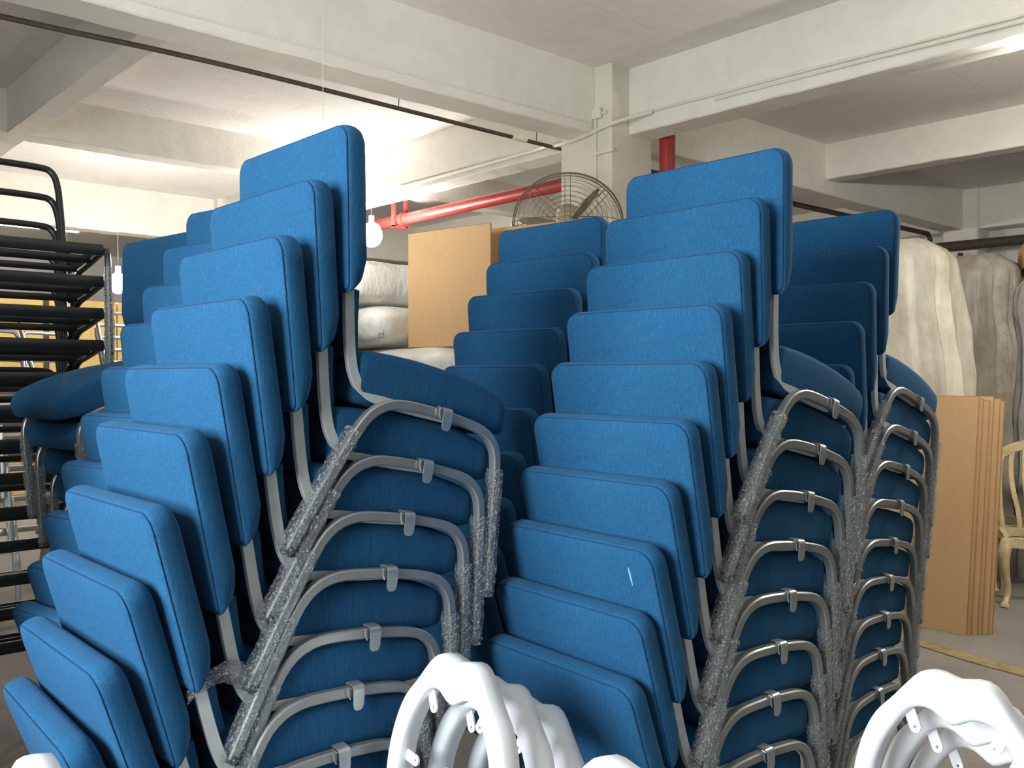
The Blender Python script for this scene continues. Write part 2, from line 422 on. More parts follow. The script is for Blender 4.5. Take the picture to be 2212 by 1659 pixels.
def lamp(loc, r, mat, label):
    x, y, z = loc
    e = empty('ceiling_lamp', (x, y, ZC)); tag(e, label, 'lamp')
    dz = z - ZC
    b = MB(); n = 14; rings = []
    for i in range(1, 10):
        a = math.pi * i / 10
        rings.append(b.ring([(r * math.sin(a) * math.cos(2 * math.pi * k / n), r * math.sin(a) * math.sin(2 * math.pi * k / n), dz - r * 1.15 * math.cos(a)) for k in range(n)]))
    for i in range(8): b.bridge(rings[i], rings[i + 1])
    b.fan(rings[0], (0, 0, dz - r * 1.15), True); b.fan(rings[-1], (0, 0, dz + r * 1.15))
    obj('globe', b.mesh('globe', mat), e)
    b = MB(); b.tube([(0, 0, dz + r * 1.0), (0, 0, dz + r * 1.0 + .08)], .025, 10); obj('socket', b.mesh('socket', M['socket']), e)
    b = MB(); b.tube([(0, 0, dz + r + .07), (0, 0, 0)], .0016, 6); obj('cord', b.mesh('cord', M['metal_white']), e)
    return e
lamp((4.93, 7.48, 2.85), .105, M['lamp'], 'glaring white globe lamp at the edge of the front left stack')
lamp((2.43, 4.13, 2.27), .05, M['fill_lamp'], 'added fill lamp hidden behind the front left stack')  # hidden lamp added to brighten the sacks and cardboard
lamp((3.164, 9.271, 2.397), .09, M['lamp2'], 'glaring white globe lamp beside the black frames')

def tube_lamp(x, y0, y1, z, label, mat='tube', rz=0, top=3.176):
    e = empty('tube_light', (x, (y0 + y1) / 2, ZC), (0, 0, R(rz))); tag(e, label, 'lamp'); L = (y1 - y0) / 2
    for s in (-1, 1):
        b = MB(); b.tube([(0, s * (L - .03), z - ZC), (0, s * L, z - ZC)], .021, 10); obj('end_holder', b.mesh('end_holder', M['metal_white']), e)
    b = MB(); b.tube([(0, -L + .03, z - ZC), (0, L - .03, z - ZC)], .016, 10); obj('tube', b.mesh('tube', M[mat]), e)
    for s in (-1, 1):
        b = MB(); b.tube([(0, s * (L - .01), z - ZC + .015), (0, s * (L - .01), top - ZC)], .005, 6); obj('suspension_rod', b.mesh('suspension_rod', M['socket']), e)
    return e
# strip light fixed below the right beam, lighting its underside
tube_lamp(5.04, .1, 1.58, 2.96, 'fluorescent strip light hung below the right beam')

tube_lamp(2.6, 11.1, 13.3, 3.30, 'fluorescent strip light far back at left', 'tube2', 90, ZC)

# ================================================================ BLUE STACKING CHAIR
ZL = 0.397                                    # height of the rail above the leg ends (object origin on the floor)
def P2(x, z, y=0): return (x, y, z + ZL)      # profile point: x forward, z relative to rail
def rr_outline(w, h, rt, rb, n=7):
    """rounded rectangle, half width w, from s=0 (bottom) to h (top)"""
    out = []
    for cx, cy, r, a0 in ((w - rt, h - rt, rt, 0), (-w + rt, h - rt, rt, 90), (-w + rb, rb, rb, 180), (w - rb, rb, rb, 270)):
        for i in range(n + 1):
            a = R(a0 + 90 * i / n); out.append((cx + r * math.cos(a), cy + r * math.sin(a)))
    # add points on straight sides
    res = []
    for i in range(len(out)):
        p, q = out[i], out[(i + 1) % len(out)]; res.append(p)
        d = math.hypot(q[0] - p[0], q[1] - p[1])
        if d > .06:
            k = 6
            for j in range(1, k): res.append((p[0] + (q[0] - p[0]) * j / k, p[1] + (q[1] - p[1]) * j / k))
    return res
BO = Vector((-.302, 0, .194 + ZL)); BD = Vector((-.077, 0, .334)); BH = BD.length; BD.normalize(); BN = Vector((BD.z, 0, -BD.x))
def bp(y, s, t): return BO + BD * s + BN * t + Vector((0, y, 0))
def inset(ol, d, w, h):
    cx, cy = 0, h / 2; out = []
    for x, y in ol:
        ex = max(0, (w - d)) / w; ey = max(0, (h / 2 - d)) / (h / 2)
        out.append((x * ex, cy + (y - cy) * ey))
    return out
BW = .2406
def make_back():
    ol = rr_outline(BW, BH, .036, .016); b = MB()
    lv = [(.12, -.006), (.05, -.005), (.02, -.003), (.007, 0), (.0035, .0018), (.0045, .0035), (.0012, .0055), (-.001, .011), (-.002, .021), (-.001, .034), (.002, .043), (.008, .050), (.020, .0555), (.04, .058), (.08, .060), (.15, .062)]
    rings = []
    for d, t in lv:
        pts = []
        for y, s in inset(ol, d, BW, BH):
            tt = t
            if t > .004:
                k = min(1, max(.0, (s + .004) / .062)); k = math.sin(k * math.pi / 2)
                tt = .004 + (t - .004) * (.12 + .88 * k)
            pts.append(bp(y, s, tt))
        rings.append(b.ring(pts))
    for i in range(len(rings) - 1): b.bridge(rings[i], rings[i + 1])
    b.fan(rings[0], bp(0, BH / 2, -.007), True); b.fan(rings[-1], bp(0, BH / 2, .062))
    return b.mesh('back_cushion', M['fabric'], True, 70)
def make_seam():
    ol = inset(rr_outline(BW, BH, .036, .016), .0026, BW, BH); b = MB()
    b.tube([bp(y, s, .0030) for y, s in ol], .0014, 5, closed=True)
    return b.mesh('seam', M['seam'])
def make_panel():
    b = MB(); sec = []
    rings = []
    for x, z, hw in ((-.262, .215, .19), (-.252, .15, .19), (-.240, .10, .188), (-.235, .078, .184)):
        rings.append(b.ring([P2(x - .006, z, -hw), P2(x + .018, z, -hw + .004), P2(x + .022, z, 0), P2(x + .018, z, hw - .004), P2(x - .006, z, hw)]))
    for i in range(3): b.bridge(rings[i], rings[i + 1])
    b.cap(rings[0], True); b.cap(rings[-1])
    return b.mesh('lower_back_panel', M['fabric'], True, 60)
SEAT_TOP = [(-.26, .082), (-.24, .088), (-.212, .094), (-.148, .100), (-.069, .102), (.016, .099), (.083, .092), (.14, .082), (.18, .068), (.205, .052), (.222, .032), (.24, .015)]
def seat_top(x):
    for i in range(len(SEAT_TOP) - 1):
        (x0, z0), (x1, z1) = SEAT_TOP[i], SEAT_TOP[i + 1]
        if x <= x1: return z0 + (z1 - z0) * (x - x0) / (x1 - x0)
    return SEAT_TOP[-1][1]
def make_seat():
    w = .2105; x0, x1 = -.228, .222; h = x1 - x0
    ol = rr_outline(w, h, .05, .02); b = MB(); rings = []
    lv = [(.05, -.021, 0), (.012, -.020, 0), (.003, -.014, 0), (0, 0, .15), (-.001, 0, .5), (0, 0, .82), (.004, 0, .93), (.012, 0, .98), (.03, .001, 1), (.08, .003, 1), (.13, .004, 1)]
    for d, dz, fr in lv:
        pts = []
        for y, s in inset(ol, d, w, h):
            x = x0 + s; pts.append(P2(x, dz + fr * seat_top(x), y))
        rings.append(b.ring(pts))
    for i in range(len(rings) - 1): b.bridge(rings[i], rings[i + 1])
    b.fan(rings[0], P2((x0 + x1) / 2, -.021), True); b.fan(rings[-1], P2((x0 + x1) / 2, .106))
    return b.mesh('seat_cushion', M['fabric'], True, 70)
LEG = [(-.320, -.334), (-.268, -.205), (-.2195, -.092), (-.196, -.048), (-.168, -.022), (-.132, -.007), (-.09, -.003), (0, -.005), (.09, -.014), (.126, -.022), (.155, -.039), (.173, -.066), (.180, -.1), (.198, -.25), (.2135, -.388)]
def legpath(y): return [P2(x, z, y) for x, z in LEG[:2]] + [tuple(p) for p in smoothpath([P2(x, z, y) for x, z in LEG[2:13]], 1)] + [P2(x, z, y) for x, z in LEG[13:]]
def make_leg(s):
    b = MB(); b.sweep(legpath(s * .2215), rsec(.011, .0108, .0032), (0, 1, 0)); return b.mesh('leg_frame', M['steel'], True, 28)
BAR = [(-.318, .36), (-.279, .196), (-.262, .12), (-.248, .07), (-.234, .036), (-.211, .010), (-.18, -.003), (-.10, -.008), (.02, -.010)]
def make_bar(s):
    b = MB(); b.sweep(smoothpath([P2(x, z, s * .203) for x, z in BAR], 2), rsec(.0065, .0112, .0012), (0, 1, 0)); return b.mesh('back_upright', M['bar'], True, 28)
def make_clip(s):
    b = MB(); prof = [(.2085, -.004), (.2085, .006), (.2115, .0105), (.217, .0105), (.232, .0095), (.2375, .006), (.2395, -.002), (.2395, -.014), (.2390, -.030), (.2385, -.037), (.2383, -.041)]
    hw = [.013] * 8 + [.0125, .010, .0055]
    rings = []
    for (y, z), ww in zip(prof, hw):
        i = prof.index((y, z)); q = prof[min(i + 1, len(prof) - 1)]; p = prof[max(i - 1, 0)]
        t = Vector((q[0] - p[0], q[1] - p[1])).normalized(); n = Vector((-t.y, t.x)) * .0013
        rings.append(b.ring([P2(-ww + .003, z + n.y, s * (y + n.x)), P2(ww + .003, z + n.y, s * (y + n.x)), P2(ww + .003, z - n.y, s * (y - n.x)), P2(-ww + .003, z - n.y, s * (y - n.x))]))
    for i in range(len(rings) - 1): b.bridge(rings[i], rings[i + 1])
    b.cap(rings[0], True); b.cap(rings[-1])
    # wire loop behind the plate
    b.tube([P2(-.012, .004, s * .236), P2(-.020, .010, s * .230), P2(-.022, .008, s * .238), P2(-.021, -.008, s * .2385), P2(-.016, -.016, s * .238)], .0018, 5)
    return b.mesh('ganging_clip', M['clip'], True, 50)
def make_wrap(s, rear, seed):
    rnd = random.Random(seed); b = MB()
    if rear: a, c = Vector(P2(-.2140, -.080, s * .2215)), Vector(P2(-.3245, -.343, s * .2215))
    else: a, c = Vector(P2(.1805, -.102, s * .2215)), Vector(P2(.2145, -.394, s * .2215))
    n = 46; m = 12; t = (c - a).normalized(); side = Vector((0, 1, 0)); nn = t.cross(side); rings = []
    ph = rnd.uniform(0, 9); off = Vector((-.005, 0, .002)).dot(nn) if rear else 0
    for i in range(n + 1):
        p = a + (c - a) * (i / n) + nn * off; pts = []
        base = .0186 + .0018 * mnoise.noise(Vector((i * .35, ph, 0)))
        if i > n - 2: base *= .86
        for k in range(m):
            an = 2 * math.pi * k / m
            q = max(abs(math.cos(an)), abs(math.sin(an)))
            r = base * (1 / (q ** .45)) + rnd.uniform(-.0009, .0009) + .0022 * mnoise.noise(Vector((k * .9, i * .5, ph)))
            pts.append(p + side * (r * math.cos(an)) + nn * (r * math.sin(an)))
        rings.append(b.ring(pts))
    for i in range(n): b.bridge(rings[i], rings[i + 1])
    b.cap(rings[-1])
    return b.mesh('bubble_wrap', M['wrap'], True, 25)
def make_foot(s, rear):
    b = MB(); x, z = LEG[0] if rear else LEG[-1]
    dx, dz = (-.0035, -.007) if rear else (.0007, -.007)
    b.tube([P2(x - dx, z - dz, s * .2215), P2(x + dx, z + dz, s * .2215)], .0135, 10); return b.mesh('foot_cap', M['rubber'])

CH = dict(back=make_back(), seam=make_seam(), panel=make_panel(), seat=make_seat())
for s in (1, -1):
    CH['leg', s] = make_leg(s); CH['bar', s] = make_bar(s); CH['clip', s] = make_clip(s)
    for rear in (True, False):
        CH['foot', s, rear] = make_foot(s, rear)
        CH['wrap', s, rear] = [make_wrap(s, rear, 10 * q + s * 3 + rear) for q in range(3)]
def blue_chair(x, y, z, yaw, tilt, label, group, idx):
    rot = Matrix.Rotation(R(yaw), 3, 'Z') @ Matrix.Rotation(R(tilt), 3, 'Y')
    base = Vector((x, y, z)) - rot @ Vector((0, 0, ZL))
    e = empty('stacking_chair', base, (0, R(tilt), R(yaw))); tag(e, label, 'chair', group)
    bk = obj('back_cushion', CH['back'], e); obj('seam', CH['seam'], bk)
    obj('lower_back_panel', CH['panel'], e); obj('seat_cushion', CH['seat'], e)
    for s in (1, -1):
        lf = obj('leg_frame', CH['leg', s], e); obj('back_upright', CH['bar', s], e)
        obj('ganging_clip', CH['clip', s], lf)
        for rear in (True, False):
            o = obj('bubble_wrap', CH['wrap', s, rear][(idx + rear) % 3], lf); o['label'] = 'clear bubble wrap sleeve'
            obj('foot_cap', CH['foot', s, rear], lf)
    return e
STACKS = {
'A': [(1.2529, 1.8406, 1.4045, 0.22, 12.05), (1.2025, 1.8441, 1.2929, 0.1, 9.74), (1.1491, 1.8418, 1.1838, 0.59, 7.63), (1.1036, 1.8383, 1.073, -0.07, 5.27), (1.0642, 1.8443, 0.953, -0.09, 3.46), (1.017, 1.8353, 0.8432, 0.06, 1.57), (0.9761, 1.8245, 0.7278, 0.13, -1.18), (0.952, 1.8455, 0.6049, 0.51, -2.85), (0.9258, 1.844, 0.4853, 0.06, -4.9), (0.9097, 1.845, 0.3787, -1.78, -7.28)],
'B': [(2.1396, 1.3958, 1.4192, -0.1, 13.38), (2.0903, 1.4024, 1.3073, -1.02, 10.53), (2.0499, 1.4095, 1.193, -1.19, 7.93), (1.9959, 1.4044, 1.0816, -1.12, 5.42), (1.9593, 1.4048, 0.9644, -1.04, 3.41), (1.9159, 1.402, 0.8505, -1.28, 1.28), (1.8915, 1.4015, 0.7352, -2.78, -0.95), (1.8615, 1.3968, 0.6181, -3.85, -2.66), (1.8471, 1.404, 0.4928, -3.51, -4.37), (1.8314, 1.402, 0.3763, -3.36, -6.48)],
'C': [(3.0852, 1.5985, 1.4077, 0.51, 17.04), (3.0381, 1.5992, 1.2944, 0.87, 13.71), (2.9827, 1.5982, 1.1853, 0.1, 11.41), (2.9383, 1.5958, 1.0721, -0.37, 8.61), (2.8995, 1.5982, 0.9523, -0.06, 5.93), (2.8675, 1.5966, 0.8371, -0.39, 3.14), (2.8416, 1.5958, 0.7208, 0.05, 0.7), (2.8205, 1.5989, 0.6048, 0.11, -1.98), (2.8039, 1.5987, 0.4835, 0.09, -4.66), (2.792, 1.5974, 0.3789, 0.01, -7.34)],
'B2': [(2.4377, 2.2603, 1.4044, 2.81, 13.36), (2.3897, 2.2518, 1.2888, 4.07, 11.46), (2.3295, 2.2534, 1.1802, 4.38, 8.87), (2.2839, 2.2505, 1.064, 3.32, 6.64), (2.2463, 2.2469, 0.9533, 0.16, 5.68), (2.2014, 2.2456, 0.8358, 2.8, 2.93), (2.166, 2.2438, 0.718, 2.8, 0.83), (2.1349, 2.2423, 0.599, 2.8, -1.27), (2.1081, 2.241, 0.479, 2.8, -3.37), (2.0858, 2.2399, 0.3808, 2.8, -5.46)],
'A2': [(1.4486, 2.6152, 1.3896, 9.81, 13.31), (1.3907, 2.606, 1.2834, 9.94, 11.12), (1.3436, 2.5966, 1.1694, 9.8, 8.98), (1.2928, 2.589, 1.0629, 9.97, 7.15), (1.2527, 2.5811, 0.9476, 9.89, 5.14), (1.2139, 2.5747, 0.8307, 9.88, 2.83), (1.1802, 2.5684, 0.712, 9.9, 0.49), (1.1524, 2.5619, 0.5916, 9.96, -1.8), (1.1254, 2.5583, 0.4743, 9.93, -3.76), (1.1024, 2.5565, 0.3804, 9.79, -5.55)],
}
A3X, A3Y = 1.085, 3.40
STACKS['A3'] = [(A3X - (a[0] - 1.2529), A3Y, a[2], 187.0, a[4]) for a in STACKS['A']]
STACKS['A0'] = [(.25 + (a[0] - 1.2529), 2.68, a[2], 0.0, a[4]) for a in STACKS['A']]  # unseen stack, added to shade the stacks behind it
ORD = ['topmost', 'second from top', 'third from top', 'fourth from top', 'fifth from top', 'sixth from top', 'seventh from top', 'third from bottom', 'second from bottom', 'bottom one']
SD = {'A': 'the large front left stack', 'B': 'the tall front stack right of centre', 'C': 'the rightmost blue stack',
      'B2': 'the shadowed middle stack below the fan', 'A2': 'the stack behind the front left one', 'A0': 'the added shading stack outside the left edge', 'A3': 'the dark left-facing stack beside black frames'}
CHAIRS = {}
for sk, lst in STACKS.items():
    for k, a in enumerate(lst):
        CHAIRS[sk, k] = blue_chair(*a, 'blue fabric stacking chair, %s of %s' % (ORD[k], SD[sk]), 'blue chairs in ' + SD[sk], k)
# torn flap of bubble wrap on the third chair of the front left stack
b = MB(); rnd = random.Random(5); rings = []
for i in range(12):
    t = i / 11; x = -.315 - .125 * t; z = -.325 + .035 * math.sin(t * 3.0) - .02 * t
    hw = .026 * (1 - .55 * t)
    rings.append(b.ring([P2(x + rnd.uniform(-.004, .004), z + (q - 3) / 3 * hw + rnd.uniform(-.003, .003), -.228 - .012 * math.cos((q - 3) * .9) * (1 - t * .4) - rnd.uniform(0, .006)) for q in range(7)]
                        + [P2(x + rnd.uniform(-.004, .004), z + (q - 3) / 3 * hw, -.222 + rnd.uniform(0, .004)) for q in range(6, -1, -1)]))
for i in range(11): b.bridge(rings[i], rings[i + 1])
b.cap(rings[-1])
o = obj('bubble_wrap_flap', b.mesh('bubble_wrap_flap', M['wrap'], True, 25), CHAIRS['A', 2]); o['label'] = 'torn loose flap of bubble wrap'
# chalk stroke on the back of one chair of the front right stack
b = MB(); rings = []
for s_, y_, hw in ((.302, -.176, .0012), (.292, -.1765, .0026), (.275, -.1772, .0024), (.262, -.178, .0010)):
    rings.append(b.ring([bp(y_ - hw, s_, -.0056), bp(y_ + hw, s_, -.0056), bp(y_ + hw, s_, -.0030), bp(y_ - hw, s_, -.0030)]))
for i in range(3): b.bridge(rings[i], rings[i + 1])
b.cap(rings[0], True); b.cap(rings[-1])
o = obj('chalk_mark', b.mesh('chalk_mark', M['chalk']), CHAIRS['B', 7]); o['label'] = 'short pale chalk stroke'

# ================================================================ BARE CHAIR FRAMES (black, silver)
FH = .44
def frame_meshes(mat, tag_):
    D = {}
    W = .25
    for s in (1, -1):
        b = MB(); b.tube([(x, s * W, z + FH) for x, z in [(-.30, -.43), (-.265, -.28), (-.235, -.16)]] + [tuple(p) for p in smoothpath([(-.235, s * W, -.16 + FH), (-.215, s * W, -.09 + FH), (-.17, s * W, -.055 + FH), (-.05, s * W, -.04 + FH), (.12, s * W, -.012 + FH), (.185, s * W, -.004 + FH), (.208, s * W, -.03 + FH), (.212, s * W, -.09 + FH)], 1)] + [(.22, s * W, -.43 + FH)], .0125, 8)
        D['leg', s] = b.mesh('leg_frame', mat)
        b = MB()
        pr = [(-.265, -.02), (-.215, -.055), (-.05, -.038), (.19, .0), (.19, .012), (-.05, .0), (-.20, .03), (-.24, .06)]
        r0 = b.ring([(x, s * .222, z + FH) for x, z in pr]); r1 = b.ring([(x, s * .232, z + FH) for x, z in pr])
        b.bridge(r0, r1); b.cap(r0, True); b.cap(r1); D['plate', s] = b.mesh('side_plate', mat, True, 20)
        b = MB(); b.tube(smoothpath([(.10, s * .25, .004 + FH), (.10, s * .275, .012 + FH), (.125, s * .285, .012 + FH), (.13, s * .285, -.03 + FH), (.115, s * .285, -.045 + FH)], 1), .003, 5); D['hook', s] = b.mesh('hook', mat)
        b = MB(); rnd = random.Random(7 + s); n = 30; rings = []
        for i in range(n + 1):
            t = i / n; x = .212 + .008 * t; z = -.075 - .345 * t
            rings.append(b.ring([(x + (.0185 + rnd.uniform(-.002, .002)) * math.cos(2 * math.pi * k / 10), s * W + (.0185 + rnd.uniform(-.002, .002)) * math.sin(2 * math.pi * k / 10), z + FH) for k in range(10)]))
        for i in range(n): b.bridge(rings[i], rings[i + 1])
        D['wrap', s] = b.mesh('bubble_wrap', M['wrap'], True, 25)
    b = MB(); yb = .215
    half = [(-.215, yb, -.02), (-.245, yb, .06), (-.30, yb + .004, .24), (-.335, yb + .004, .36), (-.35, yb - .014, .415), (-.355, yb - .055, .43)]
    path = half + [(x, -y, z) for x, y, z in reversed(half)]
    path = smoothpath([(x, y, z + FH) for x, y, z in path], 2)
    b.sweep(path, rsec(.0125, .0125, .005), (1, 0, .25)); D['loop'] = b.mesh('back_loop', mat, True, 50)
    for nm, x, z, h in (('front', .185, -.006, .022), ('mid', .02, -.022, .016), ('rear', -.15, -.040, .014)):
        b = MB(); b.sweep([(x, -.238, z + FH), (x, .238, z + FH)], rsec(.0095, h, .003), (1, 0, 0)); D['slat', nm] = b.mesh('seat_slat', mat, True, 50)
    return D
def bare_frame(D, name, loc, yaw, tilt, label, group, wrap=True):
    e = empty(name, loc, (0, R(tilt), R(yaw))); tag(e, label, 'chair frame', group)
    for s in (1, -1):
        lf = obj('leg_frame', D['leg', s], e); obj('side_plate', D['plate', s], e); obj('hook', D['hook', s], lf)
        if wrap: obj('bubble_wrap', D['wrap', s], lf)
    obj('back_loop', D['loop'], e)
    for nm in ('front', 'mid', 'rear'): obj('seat_slat', D['slat', nm], e)
    return e
DB = frame_meshes(M['black'], 'black'); NB = 13
BORD = ['topmost', 'second', 'third', 'fourth', 'fifth', 'sixth', 'seventh', 'eighth', 'ninth', 'tenth', 'eleventh', 'twelfth', 'lowest']
for k in range(NB):
    z = .0 + (NB - 1 - k) * .1285
    bare_frame(DB, 'black_chair_frame', (1.02, 4.03, z + .012), -90, -2.0, 'bare black metal chair frame, %s%s in the tall stack at left edge' % (BORD[k], '' if k in (0, 12) else ' from top'), 'black chair frames at the left edge')
DS = frame_meshes(M['silver'], 'silver')
spots = [((2.35, 7.3), -60, 11), ((3.0, 7.75), -75, 12), ((1.75, 7.0), -85, 10), ((3.55, 8.3), -70, 12), ((1.2, 6.2), -80, 8)]
SN = ['second from right', 'third from right', 'fourth from right', 'rightmost', 'leftmost']
UP = ['first', 'second', 'third', 'fourth', 'fifth', 'sixth', 'seventh', 'eighth', 'ninth', 'tenth', 'eleventh', 'twelfth']
for i, (p, yaw, n) in enumerate(spots):
    for k in range(n):
        bare_frame(DS, 'silver_chair_frame', (p[0] - .012 * k, p[1], k * .105 + .012), yaw + (k * 37 % 7 - 3), -2.0, 'bare silver chair frame, %s up in the %s background pile' % (UP[k], SN[i]), 'silver chair frames piled in the background', k % 2 == 0)
# yellow board far back
e = empty('yellow_partition', (3.2, 12.0, 0)); tag(e, 'yellow boarded partition far back behind the black frames', 'partition')
for i in range(6):
    x = -2.4 + i * .82
    boxobj('panel', x, x + .80, -.03, .03, 0.0, 2.42, M['yellow'], e)
for x in (-2.42, .04, 2.5): boxobj('post', x - .03, x + .03, -.05, .05, 0, 2.46, M['rust'], e)

# ================================================================ WHITE OVAL CHAIR FRAMES
RA, RB = .176, .235
RCZ = .578
def ring_contours(phi):
    d = math.degrees(phi) - 90
    d = (d + 180) % 360 - 180
    c, s = math.cos(phi), math.sin(phi)
    ro = 1 / math.sqrt((c / RA) ** 2 + (s / RB) ** 2)
    ri = 1 / math.sqrt((c / (RA - .038)) ** 2 + (s / (RB - .050)) ** 2)
    ro += .012 * math.exp(-((abs(d) - 13) / 8) ** 2) - .004 * math.exp(-(d / 5) ** 2) - .005 * math.exp(-((abs(d) - 33) / 9) ** 2)
    ri -= .034 * math.exp(-(d / 11) ** 2)
    ri += .006 * math.exp(-((abs(d) - 26) / 9) ** 2)
    return ro, ri
LEAN = R(9)
def rp_(y, z, x):      # ring plane: y lateral, z up in plane, x depth (forward) ; leaning back about its foot
    zz = z; return Vector((x * math.cos(LEAN) - zz * math.sin(LEAN), y, RCZ + zz * math.cos(LEAN) + x * math.sin(LEAN)))
def make_ring():
    b = MB(); n = 96; rings = []
    for i in range(n):
        ph = 2 * math.pi * i / n; ro, ri = ring_contours(ph); c, s = math.cos(ph), math.sin(ph)
        w_ = ro - ri; e_ = min(.011, w_ * .3)
        prof = [(ro, -.020), (ro + .001, 0), (ro, .014), (ro - e_ * .35, .0215), (ro - e_, .025), (ri + e_ * 1.2, .0255), (ri + e_ * .4, .0225), (ri, .015), (ri, -.004), (ri + .006, -.012), (ri + .006, -.025), (ro - .008, -.026)]
        rings.append(b.ring([rp_(r * c, r * s, x) for r, x in prof]))
    for i in range(n): b.bridge(rings[i], rings[(i + 1) % n])
    return b.mesh('oval_back', M['white_gloss'], True, 55)
def make_tab(deg):
    ph = R(deg); ro, ri = ring_contours(ph); b = MB()
    # plate in the ring plane, pointing inwards (slightly downwards), with a screw hole
    rad = Vector((math.cos(ph), math.sin(ph))); inw = -rad
    if 40 < deg < 140: inw = (inw * .6 + Vector((0, -1)) * .6 + Vector((.25 if deg > 90 else -.25, 0))).normalized()
    side = Vector((-inw.y, inw.x)); o = rad * (ri + .006)
    L, hw, hr = .036, .0105, .0032; outer, inner = [], []
    pc = o + inw * L
    m = 16
    for k in range(m):
        a = 2 * math.pi * k / m; d = inw * math.cos(a) + side * math.sin(a)
        if math.cos(a) >= -.01: outer.append(pc + d * hw)
        else:
            t = -math.cos(a); outer.append(o + side * (hw if math.sin(a) > 0 else -hw) if t > .5 else pc - inw * (L * .5) + side * (hw if math.sin(a) > 0 else -hw))
        inner.append(pc + d * hr)
    r = []
    for x in (-.002, .002):
        r.append((b.ring([rp_(p.x, p.y, x) for p in outer]), b.ring([rp_(p.x, p.y, x) for p in inner])))
    b.bridge(r[0][0], r[0][1]); b.bridge(r[1][0], r[1][1]); b.bridge(r[0][0], r[1][0]); b.bridge(r[0][1], r[1][1])
    return b.mesh('bracket', M['white_gloss'], False)
def make_white_parts():
    D = {'ring': make_ring(), 'tabs': [make_tab(d) for d in (62, 118, 8, 172, 305, 235)]}
    for s in (1, -1):
        b = MB(); b.tube(smoothpath([(-.10, s * .17, 0), (-.07, s * .175, .18), (-.01, s * .18, .36), (.0, s * .165, .44)], 1), lambda i: .017 + .0006 * i, 8); D['rear', s] = b.mesh('rear_leg', M['white_gloss'])
        b = MB(); b.tube([(.40, s * .20, 0), (.395, s * .2, .12), (.39, s * .2, .30), (.385, s * .2, .37)], lambda i: (.011, .016, .021, .024)[i], 8); D['front', s] = b.mesh('front_leg', M['white_gloss'])
    b = MB(); ol = []
    for i in range(36):
        a = 2 * math.pi * i / 36; q = 1 / (abs(math.cos(a)) ** 4 + abs(math.sin(a)) ** 4) ** .25
        ol.append((.20 + .225 * q * math.cos(a), .225 * q * math.sin(a)))
    def rg(k, z): return b.ring([(.2 + (x - .2) * k, y * k, z) for x, y in ol])
    rs = [rg(.96, .352), rg(1, .36), rg(1.0, .392), rg(.97, .402), rg(.82, .402), rg(.80, .395), rg(.80, .352)]
    for i in range(6): b.bridge(rs[i], rs[i + 1])
    b.bridge(rs[-1], rs[0]); D['seat'] = b.mesh('seat_frame', M['white_gloss'], True, 50)
    return D
WH = make_white_parts()
def white_frame(x, y, z, yaw, label, group):
    e = empty('oval_chair_frame', (x, y, z), (0, 0, R(yaw))); tag(e, label, 'chair frame', group)
    rg = obj('oval_back', WH['ring'], e)
    for t in WH['tabs']: obj('bracket', t, rg)
    obj('seat_frame', WH['seat'], e)
    for s in (1, -1): obj('rear_leg', WH['rear', s], e); obj('front_leg', WH['front', s], e)
    return e
WP = {'M': (1.097, 1.367, 3, 180), 'R': (1.701, .687, 4, 180), 'C': (.966, .830, 3, 180), 'L': (.360, 1.385, 3, 180)}
WD = {'M': 'the white pile in front of the middle gap', 'R': 'the white pile at the bottom right corner', 'C': 'the white pile at the bottom centre edge', 'L': 'the white pile at the bottom left corner'}
WO = ['foremost', 'second', 'third', 'rearmost']
for wk, (x, y, n, yaw) in WP.items():
    for k in range(n):
        zt = (2 - k) * .064 if n == 3 else (3 - k) * .064 - .064
        off = RB * math.sin(LEAN)
        white_frame(x - off + .096 * k + .012, y, max(0, zt), yaw, 'white oval chair frame, %s in %s' % (WO[k] if k < n - 1 else 'rearmost', WD[wk]), 'white oval chair frames in ' + WD[wk]) if not (n == 4 and k == 3) else None

# ================================================================ BACKGROUND, CENTRE
def pillow(name, loc, sx, sy, sz, rz, mat, label, seed, group, cat='sack'):
    b = MB(); nu, nv = 40, 18; rings = []
    for i in range(1, nv):
        v = math.pi * i / nv; rg_ = []
        for k in range(nu):
            u = 2 * math.pi * k / nu
            def sp(c, e): return math.copysign(abs(c) ** e, c)
            d = Vector((sp(math.sin(v), .38) * sp(math.cos(u), .30) * sx, sp(math.sin(v), .38) * sp(math.sin(u), .30) * sy, -sp(math.cos(v), .62) * sz))
            q = Vector((d.x * 3, d.y * 3, d.z * 4 + seed * 3.1))
            f = 1 + .05 * mnoise.noise(q) + .035 * mnoise.noise(q * 3)
            rg_.append(Vector((d.x * f, d.y * f, d.z * (1 + .10 * mnoise.noise(q * 1.3)) + sz)))
        rings.append(b.ring(rg_))
    for i in range(len(rings) - 1): b.bridge(rings[i], rings[i + 1])
    b.fan(rings[0], (0, 0, 0), True); b.fan(rings[-1], (0, 0, 2 * sz))
    o = obj(name, b.mesh(name, mat, True, 80), None, loc, (0, 0, R(rz))); tag(o, label, cat, group); return o
zt = 0
SL = ['lowest', 'second', 'third', 'fourth', 'fifth', 'sixth', 'seventh']
tops = [.30, .60, .90, 1.18, 1.42, 1.675, 1.86]
zs_ = [0, .29, .58, .86, 1.12, 1.385, 1.64]; hs = [.30, .30, .29, .27, .275, .262, .0]
sack_last = None
for i in range(6):
    sack_last = pillow('foam_sack', (3.32 + (.03 if i % 2 else 0), 4.42, zs_[i]), .52, .62, hs[i] / 2, 4 * (i % 3) - 6, M['sack'], 'white foam sack %s from the floor in the pile behind the cardboard' % SL[i], i + 1, 'white foam sacks piled in the centre background')
